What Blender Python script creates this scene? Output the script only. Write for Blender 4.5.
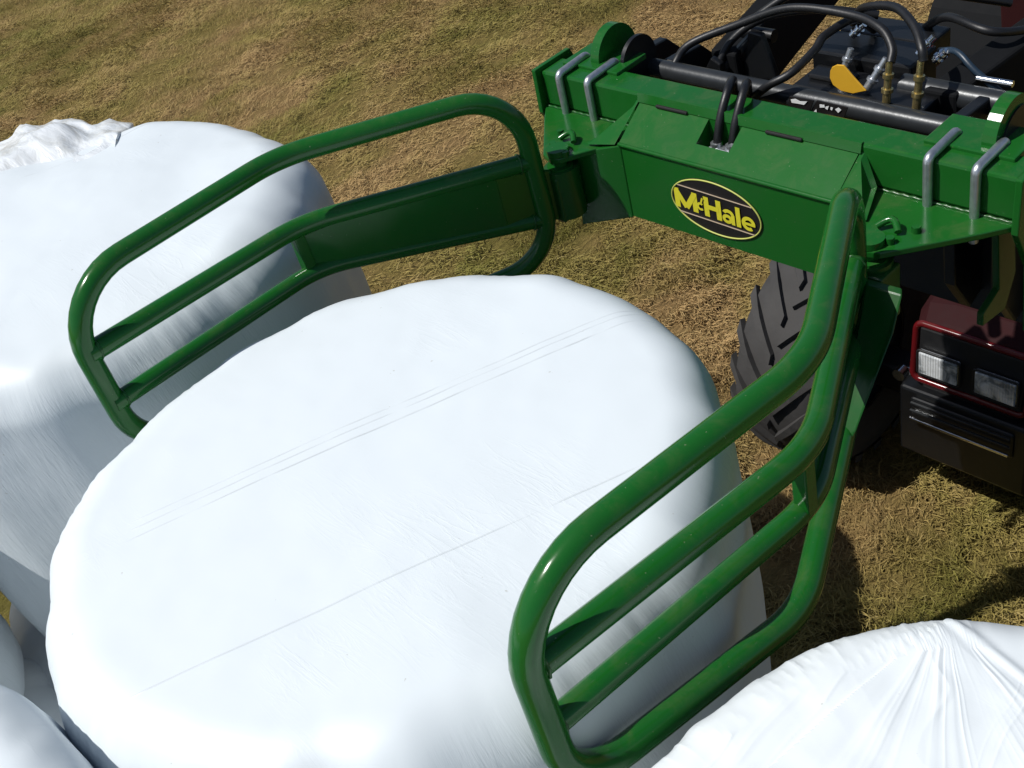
import bpy, bmesh, math
import numpy as np
from mathutils import Vector, Matrix

for o in list(bpy.data.objects):
    bpy.data.objects.remove(o, do_unlink=True)
SC = bpy.context.scene
COL = SC.collection
Z0 = 1.2                       # the grab was measured from the top of the lower bale layer; the field lies at z = 0

# ------------------------------------------------------------------ camera, sky, sun, exposure
RIGHT = Vector((0.6847134, 0.6947071, -0.2203399))
DOWN = Vector((0.3375453, -0.5702286, -0.7489342))
FWD = Vector((-0.6459340, 0.4384306, -0.6249383))
cam_d = bpy.data.cameras.new("camera")
cam = bpy.data.objects.new("camera", cam_d)
COL.objects.link(cam)
m = Matrix.Identity(4)
for i in range(3):
    m[i][0] = RIGHT[i]; m[i][1] = -DOWN[i]; m[i][2] = -FWD[i]
m[0][3], m[1][3], m[2][3] = 1.55912, -1.32642, 2.49238 + Z0
cam.matrix_world = m
cam_d.sensor_width = 36.0
cam_d.lens = 1131.69 / 1024 * 36
cam_d.clip_start = 0.05
cam_d.clip_end = 2000
SC.camera = cam

TO_SUN = Vector((-0.40, -0.56, 1.0)).normalized()
EL = math.asin(TO_SUN.z)
AZ = math.atan2(TO_SUN.x, TO_SUN.y)
world = bpy.data.worlds.new("World")
SC.world = world
world.use_nodes = True
nt = world.node_tree
nt.nodes.clear()
sky = nt.nodes.new('ShaderNodeTexSky')
sky.sky_type = 'NISHITA'
sky.sun_disc = False
sky.sun_elevation = EL
sky.sun_rotation = AZ
bg = nt.nodes.new('ShaderNodeBackground')
bg.inputs['Strength'].default_value = 0.066
wo = nt.nodes.new('ShaderNodeOutputWorld')
nt.links.new(sky.outputs[0], bg.inputs[0])
nt.links.new(bg.outputs[0], wo.inputs[0])
sun_d = bpy.data.lights.new("sun", 'SUN')
sun_d.energy = 4.0
sun_d.angle = math.radians(0.5)
sun_d.color = (1.0, 0.975, 0.93)
sun = bpy.data.objects.new("sun", sun_d)
COL.objects.link(sun)
sun.rotation_euler = TO_SUN.to_track_quat('Z', 'Y').to_euler()
SC.view_settings.view_transform = 'Standard'
SC.view_settings.look = 'None'
SC.view_settings.gamma = 1
SC.view_settings.exposure = 0.12
SC.view_settings.use_curve_mapping = False


# ------------------------------------------------------------------ node helpers
class NT:
    def __init__(self, name):
        self.m = bpy.data.materials.new(name)
        self.m.use_nodes = True
        self.t = self.m.node_tree
        self.t.nodes.clear()
        self.out = self.t.nodes.new('ShaderNodeOutputMaterial')
        self.b = self.t.nodes.new('ShaderNodeBsdfPrincipled')
        self.t.links.new(self.b.outputs[0], self.out.inputs[0])

    def n(self, typ, **kw):
        nd = self.t.nodes.new(typ)
        for k, v in kw.items():
            setattr(nd, k, v)
        return nd

    def link(self, a, b):
        self.t.links.new(a, b)

    def val(self, sock, v):
        if hasattr(v, 'is_linked') or isinstance(v, bpy.types.NodeSocket):
            self.t.links.new(v, sock)
        else:
            sock.default_value = v

    def math(self, op, a, b=0.0, c=None):
        nd = self.n('ShaderNodeMath', operation=op)
        self.val(nd.inputs[0], a)
        self.val(nd.inputs[1], b)
        if c is not None:
            self.val(nd.inputs[2], c)
        return nd.outputs[0]

    def noise(self, vec, scale, detail=3.0, rough=0.55, dist=0.0):
        nd = self.n('ShaderNodeTexNoise')
        self.val(nd.inputs['Vector'], vec)
        nd.inputs['Scale'].default_value = scale
        nd.inputs['Detail'].default_value = detail
        nd.inputs['Roughness'].default_value = rough
        nd.inputs['Distortion'].default_value = dist
        return nd.outputs[0]

    def ramp(self, fac, stops):
        nd = self.n('ShaderNodeValToRGB')
        self.val(nd.inputs[0], fac)
        el = nd.color_ramp.elements
        while len(el) < len(stops):
            el.new(0.5)
        for e, (p, c) in zip(el, stops):
            e.position = p
            e.color = (c[0], c[1], c[2], 1) if hasattr(c, '__len__') else (c, c, c, 1)
        return nd.outputs[0]

    def mix(self, fac, a, b, mode='MIX'):
        nd = self.n('ShaderNodeMix', data_type='RGBA', blend_type=mode)
        self.val(nd.inputs[0], fac)
        for s, v in ((nd.inputs[6], a), (nd.inputs[7], b)):
            if isinstance(v, bpy.types.NodeSocket):
                self.t.links.new(v, s)
            else:
                s.default_value = (v[0], v[1], v[2], 1)
        return nd.outputs[2]

    def bump(self, h, strength, dist, normal=None):
        nd = self.n('ShaderNodeBump')
        nd.inputs['Strength'].default_value = strength
        nd.inputs['Distance'].default_value = dist
        self.t.links.new(h, nd.inputs['Height'])
        if normal is not None:
            self.t.links.new(normal, nd.inputs['Normal'])
        return nd.outputs[0]

    def obj(self):
        return self.n('ShaderNodeTexCoord').outputs['Object']

    def mapping(self, vec, scale=(1, 1, 1), rot=(0, 0, 0)):
        nd = self.n('ShaderNodeMapping')
        self.t.links.new(vec, nd.inputs[0])
        nd.inputs['Scale'].default_value = scale
        nd.inputs['Rotation'].default_value = rot
        return nd.outputs[0]

    def sep(self, vec):
        nd = self.n('ShaderNodeSeparateXYZ')
        self.t.links.new(vec, nd.inputs[0])
        return nd.outputs

    def comb(self, x, y, z):
        nd = self.n('ShaderNodeCombineXYZ')
        for s, v in zip(nd.inputs, (x, y, z)):
            self.val(s, v)
        return nd.outputs[0]

    def set(self, **kw):
        for k, v in kw.items():
            s = self.b.inputs[k]
            if isinstance(v, bpy.types.NodeSocket):
                self.t.links.new(v, s)
            elif hasattr(v, '__len__') and len(v) == 3 and s.type == 'RGBA':
                s.default_value = (*v, 1)
            else:
                s.default_value = v


# ------------------------------------------------------------------ materials
def mat_paint(name, base, dirt, rough=0.30, coat=0.0, dirt_amount=0.5):
    a = NT(name)
    v = a.obj()
    d = a.noise(v, 9, 6, 0.65)
    fine = a.noise(v, 70, 3, 0.6)
    f = a.math('MULTIPLY', a.ramp(d, [(0.45, 0.0), (0.75, 1.0)]), dirt_amount)
    c = a.mix(f, base, dirt)
    up_ = a.ramp(a.sep(a.n('ShaderNodeNewGeometry').outputs['Normal'])[2], [(0.3, 0.0), (0.95, 1.0)])
    dust = a.math('MULTIPLY', a.math('MULTIPLY', up_, a.ramp(a.noise(v, 14, 6, 0.7, 0.5), [(0.48, 0.0), (0.72, 1.0)])), 0.14)
    c = a.mix(dust, c, (0.20, 0.17, 0.09))
    scr = a.ramp(a.noise(a.mapping(v, (30, 3, 30), (0.2, 0.3, 0.4)), 6, 2, 0.5), [(0.735, 0.0), (0.76, 1.0)])
    c = a.mix(a.math('MULTIPLY', scr, 0.35), c, (0.06, 0.13, 0.06))
    spots = a.ramp(a.noise(v, 160, 1, 0.5), [(0.775, 0.0), (0.80, 1.0)])
    c = a.mix(a.math('MULTIPLY', spots, 0.35), c, (0.30, 0.30, 0.22))
    a.set(**{'Base Color': c, 'Roughness': a.math('ADD', a.math('MULTIPLY', d, 0.08), rough - 0.17),
             'Coat Weight': coat, 'Coat Roughness': 0.22, 'Specular IOR Level': 0.4,
             'Normal': a.bump(fine, 0.06, 0.002)})
    return a.m


def mat_simple(name, base, rough=0.5, metal=0.0, nscale=20, var=0.25, bump=0.1, coat=0.0):
    a = NT(name)
    v = a.obj()
    d = a.noise(v, nscale, 5, 0.6)
    dark = tuple(c * (1 - var) for c in base)
    lite = tuple(min(1, c * (1 + var)) for c in base)
    a.set(**{'Base Color': a.mix(d, dark, lite), 'Roughness': a.math('ADD', a.math('MULTIPLY', d, 0.2), rough - 0.1),
             'Metallic': metal, 'Coat Weight': coat, 'Normal': a.bump(a.noise(v, nscale * 4, 3), bump, 0.003)})
    return a.m


def mat_film(name, lines=(), tint=(0.70, 0.755, 0.785), streak=1.0, crease=0.5):
    """stretched plastic silage film: faint vertical drag marks on the side, film overlaps on the end"""
    a = NT(name)
    v = a.obj()
    x, y, z = a.sep(v)
    ang = a.math('ARCTAN2', y, x)
    cyl = a.comb(a.math('MULTIPLY', ang, 0.66), a.math('MULTIPLY', z, 0.05), 0.0)
    skew = a.comb(a.math('ADD', a.math('MULTIPLY', ang, 0.66), a.math('MULTIPLY', z, 0.22)), a.math('MULTIPLY', z, 0.06), 3.0)
    s1 = a.noise(cyl, 60, 4, 0.7)
    s2 = a.noise(skew, 90, 3, 0.7)
    nrm = a.n('ShaderNodeNewGeometry').outputs['Normal']
    nz = a.sep(nrm)[2]
    side = a.ramp(nz, [(0.35, 1.0), (0.85, 0.0)])
    st = a.math('MULTIPLY', a.math('ADD', s1, s2), side)
    # soft hay lumps pressing through, and shallow creases on the end
    lump = a.noise(v, 7, 3, 0.5)
    warp = a.noise(a.mapping(v, (1.0, 5.5, 1.0), (0, 0, 0.62)), 6, 4, 0.6, 0.6)
    ridge = a.math('POWER', a.math('SUBTRACT', 1.0, a.math('MULTIPLY', a.math('ABSOLUTE', a.math('SUBTRACT', warp, 0.5)), 5.0)), 5.0)
    ridge = a.math('MAXIMUM', ridge, 0.0)
    patchy = a.ramp(a.noise(v, 2.3, 2), [(0.5, 0.0), (0.66, 1.0)])
    h = a.math('ADD', a.math('MULTIPLY', st, 0.12 * streak), a.math('MULTIPLY', lump, 0.10))
    h = a.math('ADD', h, a.math('MULTIPLY', a.math('MULTIPLY', ridge, patchy), 0.06 * crease))
    col = a.mix(a.noise(v, 3.0, 4, 0.6), tuple(c * 0.95 for c in tint), tint)
    col = a.mix(a.math('MULTIPLY', a.ramp(s1, [(0.56, 0.0), (0.75, 1.0)]), a.math('MULTIPLY', side, 0.13 * streak)), col, (0.50, 0.53, 0.55))
    wob = a.math('MULTIPLY', a.math('SUBTRACT', a.noise(v, 3, 2), 0.5), 0.012)
    brk = a.ramp(a.noise(a.mapping(v, (1, 1, 1)), 6, 2), [(0.38, 0.0), (0.55, 1.0)])
    top = a.ramp(nz, [(0.7, 0.0), (0.9, 1.0)])
    for (nx, ny, c, w, dark) in lines:
        dd = a.math('ADD', a.math('ADD', a.math('MULTIPLY', x, nx), a.math('MULTIPLY', y, ny)), -c)
        dd = a.math('ADD', dd, wob)
        t = a.math('ABSOLUTE', a.math('MULTIPLY', dd, 1.0 / w))
        t = a.math('MULTIPLY', a.math('MAXIMUM', a.math('SUBTRACT', 1.0, t), 0.0), brk)
        t = a.math('MULTIPLY', t, top)
        col = a.mix(a.math('MULTIPLY', t, dark), col, (0.33, 0.36, 0.36))
        h = a.math('ADD', h, a.math('MULTIPLY', t, 0.12))
    dirt = a.ramp(a.noise(v, 55, 2, 0.5), [(0.765, 0.0), (0.79, 1.0)])
    col = a.mix(a.math('MULTIPLY', dirt, 0.35), col, (0.25, 0.22, 0.12))
    a.set(**{'Base Color': col, 'Roughness': a.math('ADD', 0.38, a.math('MULTIPLY', lump, 0.12)),
             'Specular IOR Level': 0.5, 'Normal': a.bump(h, 0.55, 0.02)})
    return a.m


M = {}
M['green'] = mat_paint('green_paint', (0.0085, 0.098, 0.0125), (0.016, 0.088, 0.018))
M['green_dark'] = mat_paint('green_paint_worn_shaded', (0.0075, 0.080, 0.0115), (0.03, 0.065, 0.022), rough=0.42, dirt_amount=0.6)
M['black'] = mat_simple('black_paint', (0.006, 0.0065, 0.0075), 0.36)
M['black_matt'] = mat_simple('black_worn_paint', (0.007, 0.0075, 0.0085), 0.75)
M['black_matt'].node_tree.nodes['Principled BSDF'].inputs['Specular IOR Level'].default_value = 0.12
M['rubber_hose'] = mat_simple('hose_rubber', (0.007, 0.007, 0.008), 0.45, nscale=40)
M['tyre'] = mat_simple('tyre_rubber', (0.038, 0.036, 0.035), 0.8, nscale=9, var=0.6, bump=0.3)
M['zinc'] = mat_simple('zinc_plated_steel', (0.55, 0.57, 0.60), 0.38, metal=0.9, nscale=60)
M['chrome'] = mat_simple('chrome', (0.75, 0.76, 0.78), 0.15, metal=1.0, nscale=30, var=0.05)
M['brass'] = mat_simple('brass_fitting', (0.60, 0.48, 0.22), 0.3, metal=0.9, nscale=50)
M['steel_dark'] = mat_simple('oily_steel', (0.030, 0.033, 0.036), 0.34, metal=0.3, nscale=25)
M['yellow'] = mat_simple('yellow_paint', (0.62, 0.34, 0.02), 0.5, nscale=12, var=0.12)
M['red'] = mat_paint('red_paint', (0.105, 0.005, 0.007), (0.05, 0.009, 0.009), rough=0.33)
M['red_dull_shaded'] = mat_simple('dull_shaded_red_paint', (0.024, 0.003, 0.0035), 0.75, nscale=12, var=0.35)  # red darkened so the nose cowl carries its shade in the colour
M['red_dull_shaded'].node_tree.nodes['Principled BSDF'].inputs['Specular IOR Level'].default_value = 0.2
M['plastic'] = mat_simple('black_plastic', (0.009, 0.009, 0.0095), 0.55, nscale=50)
M['decal_black'] = mat_simple('decal_black', (0.012, 0.010, 0.010), 0.45, nscale=40)
M['decal_yellow'] = mat_simple('decal_yellow', (0.66, 0.60, 0.03), 0.5, nscale=40, var=0.08)
M['decal_edge'] = mat_simple('decal_edge', (0.50, 0.52, 0.12), 0.5, nscale=40, var=0.08)
M['decal_pale'] = mat_simple('decal_pale', (0.42, 0.33, 0.24), 0.5, nscale=40, var=0.08)
M['white_mark'] = mat_simple('white_sticker', (0.75, 0.76, 0.75), 0.5, nscale=40, var=0.05)
M['dirty_white'] = mat_simple('lamp_reflector', (0.60, 0.62, 0.64), 0.25, metal=0.8, nscale=30, var=0.2)
M['dark_glass'] = mat_simple('tinted_glass', (0.010, 0.013, 0.015), 0.08, nscale=5, var=0.1, bump=0.0)
M['amber'] = mat_simple('amber_lens', (0.55, 0.16, 0.02), 0.25, nscale=30)
M['blue_hose'] = mat_simple('blue_band', (0.015, 0.03, 0.05), 0.4, nscale=30)

gl = NT('lamp_glass')
v = gl.obj()
wv = gl.n('ShaderNodeTexWave', wave_type='BANDS', bands_direction='X')
wv.inputs['Scale'].default_value = 30
gl.link(v, wv.inputs['Vector'])
bl = gl.noise(v, 12, 3, 0.6, 1.0)  # pale and dark blotches imitate reflections from the lamp bowl
gl.set(**{'Base Color': gl.ramp(bl, [(.38, (0.22, 0.25, 0.27)), (.58, (0.85, 0.88, 0.90))]), 'Metallic': 0.25, 'Roughness': 0.12, 'Coat Weight': 1.0,
          'Coat Roughness': 0.02, 'Normal': gl.bump(gl.math('ADD', wv.outputs[1], gl.math('MULTIPLY', bl, 4.0)), 0.35, 0.01)})
M['lamp_glass'] = gl.m

# mown hay field: soil / stubble sheet and the cut stalks on it share the same patch pattern
def field_patches(a, pos):
    big = a.noise(a.mapping(pos, (0.9, 0.45, 1), (0, 0, 0.5)), 0.55, 4, 0.55, 0.4)
    mid = a.noise(a.mapping(pos, (1, 0.7, 1), (0, 0, 0.9)), 2.1, 4, 0.6, 0.5)
    return a.math('ADD', a.math('MULTIPLY', big, 0.62), a.math('MULTIPLY', mid, 0.38))

g = NT('mown_ground')
pos = g.n('ShaderNodeNewGeometry').outputs['Position']
pt = field_patches(g, pos)
gc = g.ramp(pt, [(0.40, (0.155, 0.134, 0.032)), (0.48, (0.232, 0.172, 0.054)), (0.58, (0.308, 0.198, 0.084))])
tang = g.noise(g.mapping(pos, (1, 0.35, 1), (0, 0, 0.7)), 30, 5, 0.7, 1.5)
gc = g.mix(g.ramp(tang, [(0.35, 0.35), (0.6, 0.0)]), gc, (0.075, 0.058, 0.022))
gc = g.mix(g.ramp(g.noise(pos, 45, 4, 0.7, 2.0), [(0.55, 0.0), (0.75, 0.6)]), gc, (0.24, 0.18, 0.075))
g.set(**{'Base Color': gc, 'Roughness': 0.95, 'Specular IOR Level': 0.1, 'Normal': g.bump(tang, 0.9, 0.05)})
M['ground'] = g.m

g = NT('cut_stalks')
pos = g.n('ShaderNodeNewGeometry').outputs['Position']
pt = field_patches(g, pos)
gc = g.ramp(pt, [(0.40, (0.195, 0.178, 0.040)), (0.48, (0.290, 0.222, 0.068)), (0.58, (0.390, 0.258, 0.112))])
rnd = g.n('ShaderNodeAttribute', attribute_name='rnd')
rr = rnd.outputs['Fac']
gc = g.mix(g.ramp(rr, [(0.0, 0.35), (0.3, 0.0), (0.85, 0.0), (0.98, 0.5)]), gc,
           g.ramp(rr, [(0.3, (0.10, 0.105, 0.026)), (0.6, (0.42, 0.33, 0.15))]))
g.set(**{'Base Color': gc, 'Roughness': 0.75, 'Specular IOR Level': 0.15})
M['stalks'] = g.m


# ------------------------------------------------------------------ mesh helpers
class MB:
    def __init__(self):
        self.v = []; self.f = []; self.smooth = []

    def add(self, vs, fs, smooth=False):
        k = len(self.v)
        self.v += [tuple(p) for p in vs]
        self.f += [tuple(i + k for i in f) for f in fs]
        self.smooth += [smooth] * len(fs)

    def box(self, c, s, rot=None):
        pts = []
        for dx in (-.5, .5):
            for dy in (-.5, .5):
                for dz in (-.5, .5):
                    p = Vector((dx * s[0], dy * s[1], dz * s[2]))
                    if rot is not None:
                        p = rot @ p
                    pts.append(p + Vector(c))
        self.add(pts, [(0, 1, 3, 2), (4, 6, 7, 5), (0, 4, 5, 1), (2, 3, 7, 6), (0, 2, 6, 4), (1, 5, 7, 3)])

    def bar(self, a, b, w, h, up=(0, 0, 1)):
        a = Vector(a); b = Vector(b)
        d = (b - a).normalized()
        up = Vector(up)
        x = d.cross(up).normalized()
        z = x.cross(d).normalized()
        rot = Matrix((x, d, z)).transposed()
        self.box((a + b) / 2, (w, (b - a).length, h), rot)

    def prism(self, poly, ext):
        """polygon (3D points) swept along ext"""
        n = len(poly)
        e = Vector(ext)
        P = [Vector(p) for p in poly]
        self.add(P + [p + e for p in P],
                 [tuple(range(n))[::-1], tuple(range(n, 2 * n))] +
                 [(i, (i + 1) % n, n + (i + 1) % n, n + i) for i in range(n)])

    def tube(self, pts, r, closed=False, seg=14, caps=True, sq=None):
        P = [Vector(p) for p in pts]
        n = len(P)
        T = []
        for i in range(n):
            if closed:
                t = P[(i + 1) % n] - P[i - 1]
            else:
                t = P[min(i + 1, n - 1)] - P[max(i - 1, 0)]
            T.append(t.normalized())
        up = Vector((0, 0, 1)) if abs(T[0].z) < 0.9 else Vector((1, 0, 0))
        x = T[0].cross(up).normalized()
        rings = []
        rs = r if hasattr(r, '__len__') else [r] * n
        for i in range(n):
            x = (x - T[i] * x.dot(T[i])).normalized()
            y = T[i].cross(x)
            for k in range(seg):
                a = 2 * math.pi * k / seg
                rings.append(P[i] + (x * math.cos(a) + y * math.sin(a)) * rs[i])
        fs = []
        for i in range(n if closed else n - 1):
            j = (i + 1) % n
            off = 0
            if closed and j == 0:          # find best twist
                best = min(range(seg), key=lambda o: (rings[i * seg] - rings[o]).length)
                off = best
            for k in range(seg):
                fs.append((i * seg + k, i * seg + (k + 1) % seg, j * seg + (k + 1 + off) % seg, j * seg + (k + off) % seg))
        self.add(rings, fs, True)
        if not closed and caps:
            self.add(rings[:seg], [tuple(range(seg))[::-1]])
            self.add(rings[-seg:], [tuple(range(seg))])

    def cyl(self, a, b, r, seg=20, r2=None):
        self.tube([a, b], [r, r if r2 is None else r2], seg=seg)

    def revolve(self, prof, axis_pt, axis='x', seg=48):
        n = len(prof)
        pts = []
        for k in range(seg):
            a = 2 * math.pi * k / seg
            for (h, r) in prof:
                if axis == 'x':
                    pts.append((axis_pt[0] + h, axis_pt[1] + r * math.cos(a), axis_pt[2] + r * math.sin(a)))
                elif axis == 'y':
                    pts.append((axis_pt[0] + r * math.cos(a), axis_pt[1] + h, axis_pt[2] + r * math.sin(a)))
                else:
                    pts.append((axis_pt[0] + r * math.cos(a), axis_pt[1] + r * math.sin(a), axis_pt[2] + h))
        fs = []
        for k in range(seg):
            j = (k + 1) % seg
            for i in range(n - 1):
                fs.append((k * n + i, k * n + i + 1, j * n + i + 1, j * n + i))
        self.add(pts, fs, True)

    def build(self, name, mat, parent=None, bevel=0.0, seg=2, label=None, shift=Z0):
        base = Vector((0, 0, 0))
        p = parent
        while p is not None:
            base += Vector(p.location)
            p = p.parent
        vs = [(x - base.x, y - base.y, z + shift - base.z) for x, y, z in self.v]
        me = bpy.data.meshes.new(name)
        me.from_pydata(vs, [], self.f)
        me.polygons.foreach_set('use_smooth', self.smooth)
        bm = bmesh.new()
        bm.from_mesh(me)
        bmesh.ops.recalc_face_normals(bm, faces=bm.faces)
        bm.to_mesh(me)
        bm.free()
        me.materials.append(mat)
        o = bpy.data.objects.new(name, me)
        COL.objects.link(o)
        if parent is not None:
            o.parent = parent
        if bevel:
            b = o.modifiers.new('bevel', 'BEVEL')
            b.width = bevel; b.segments = seg; b.limit_method = 'ANGLE'; b.angle_limit = math.radians(40)
            b.harden_normals = False
        if label:
            o['label'] = label
        return o


def fillet(pts, radii, closed=True, n=8):
    """round the corners of a polyline"""
    P = [Vector(p) for p in pts]
    out = []
    N = len(P)
    for i in range(N):
        if not closed and i in (0, N - 1):
            out.append(P[i]); continue
        a, b, c = P[i - 1], P[i], P[(i + 1) % N]
        r = radii[i] if hasattr(radii, '__len__') else radii
        u = (a - b).normalized(); w = (c - b).normalized()
        ang = u.angle(w)
        d = min(r / math.tan(ang / 2), (a - b).length * .49, (c - b).length * .49)
        r = d * math.tan(ang / 2)
        p0 = b + u * d; p1 = b + w * d
        cen = b + (u + w).normalized() * (r / math.sin(ang / 2))
        v0 = p0 - cen; v1 = p1 - cen
        tot = v0.angle(v1)
        for k in range(n + 1):
            t = k / n
            v = (v0 * math.sin((1 - t) * tot) + v1 * math.sin(t * tot)) / math.sin(tot) if tot > 1e-4 else v0
            out.append(cen + v)
    return out


def thing(name, loc, label, cat, group=None):
    o = bpy.data.objects.new(name, None)
    o.empty_display_size = 0.2
    COL.objects.link(o)
    o.location = loc
    return tag(o, label, cat, group)


def tag(o, label, cat, group=None):
    o['label'] = label
    o['category'] = cat
    if group:
        o['group'] = group
    return o


# ------------------------------------------------------------------ value noise (numpy)
def hash3(i, j, k, s):
    h = (i * 374761393 + j * 668265263 + k * 2147483647 + s * 1274126177) & 0xffffffff
    h = ((h ^ (h >> 13)) * 1274126177) & 0xffffffff
    h = h ^ (h >> 16)
    return (h & 0xffffff) / float(0xffffff)


def vnoise(p, seed=0):
    p = np.asarray(p, dtype=np.float64)
    i = np.floor(p).astype(np.int64)
    f = p - i
    f = f * f * f * (f * (f * 6 - 15) + 10)
    r = 0
    for dx in (0, 1):
        for dy in (0, 1):
            for dz in (0, 1):
                w = (f[:, 0] if dx else 1 - f[:, 0]) * (f[:, 1] if dy else 1 - f[:, 1]) * (f[:, 2] if dz else 1 - f[:, 2])
                r = r + w * hash3(i[:, 0] + dx, i[:, 1] + dy, i[:, 2] + dz, seed)
    return r * 2 - 1


def fbm(p, scale, octv=3, seed=0):
    r = 0; a = 1.0
    for o in range(octv):
        r = r + a * vnoise(p * scale, seed + o * 17)
        scale *= 2.03; a *= 0.5
    return r


# ------------------------------------------------------------------ ground
mb = MB()
mb.add([(-400, -400, 0), (400, -400, 0), (400, 400, 0), (-400, 400, 0)], [(0, 1, 2, 3)])
gr = mb.build('ground', M['ground'], shift=0)
gr['kind'] = 'structure'

rng = np.random.default_rng(7)


def stalk_field(n, x0, x1, y0, y1, lmin, lmax, wid):
    x = rng.uniform(x0, x1, n); y = rng.uniform(y0, y1, n)
    p2 = np.stack([x, y, np.zeros(n)], 1)
    flow = fbm(p2, 0.8, 3, 5) * 2.6 + 0.6
    ang = flow + rng.normal(0, 1.0, n)
    clump = fbm(p2, 5.0, 3, 9)                         # tangles and thin places
    keep = rng.uniform(-1.0, 1.0, n) < clump * 1.3 + 0.35
    x, y, ang, clump = x[keep], y[keep], ang[keep], clump[keep]
    n = len(x)
    L = rng.uniform(lmin, lmax, n); w = wid * rng.uniform(.6, 1.4, n)
    up = np.abs(rng.normal(0, 0.55, n)) + 0.06
    z = np.clip(clump, 0, 1) * 0.075 * rng.uniform(0, 1, n) + 0.004
    dx, dy = np.cos(ang), np.sin(ang)
    bend = rng.normal(0, 0.25, n)
    V = np.zeros((n, 6, 3)); c = [0, .55, 1.0]
    for k in range(3):
        t = c[k]
        a2 = bend * t
        px = x + L * t * (dx * np.cos(a2) - dy * np.sin(a2)) * np.cos(up)
        py = y + L * t * (dy * np.cos(a2) + dx * np.sin(a2)) * np.cos(up)
        pz = z + L * np.sin(up) * (t - 0.55 * t * t) * 1.5
        ww = w * (1.0, 0.9, 0.35)[k] * .5
        for q, s in ((0, -1), (1, 1)):
            V[:, 2 * k + q, 0] = px - dy * ww * s
            V[:, 2 * k + q, 1] = py + dx * ww * s
            V[:, 2 * k + q, 2] = pz + s * ww * .4
    F = np.array([[0, 1, 3, 2], [2, 3, 5, 4]])
    return V, np.repeat(rng.uniform(0, 1, n), 6)


parts = [stalk_field(640000, -15, 1.6, -1.0, 9.5, .022, .07, .0040),
         stalk_field(300000, -3.2, 1.6, -0.5, 3.6, .025, .07, .0030)]
V = np.concatenate([p[0] for p in parts]); A = np.concatenate([p[1] for p in parts])
n = len(V)
me = bpy.data.meshes.new('mown_grass')
me.vertices.add(n * 6)
me.vertices.foreach_set('co', V.reshape(-1).astype(np.float32))
idx = (np.arange(n)[:, None, None] * 6 + np.array([[0, 1, 3, 2], [2, 3, 5, 4]])[None]).reshape(-1)
me.loops.add(n * 8)
me.loops.foreach_set('vertex_index', idx.astype(np.int32))
me.polygons.add(n * 2)
me.polygons.foreach_set('loop_start', (np.arange(n * 2) * 4).astype(np.int32))
me.polygons.foreach_set('loop_total', np.full(n * 2, 4, dtype=np.int32))
at = me.attributes.new('rnd', 'FLOAT', 'POINT')
at.data.foreach_set('value', A.astype(np.float32))
me.update()
me.materials.append(M['stalks'])
gs = bpy.data.objects.new('mown_grass', me)
COL.objects.link(gs)
tag(gs, 'mown dry grass stubble lying in tan and olive swirls over the field', 'grass')
gs['kind'] = 'stuff'


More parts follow.
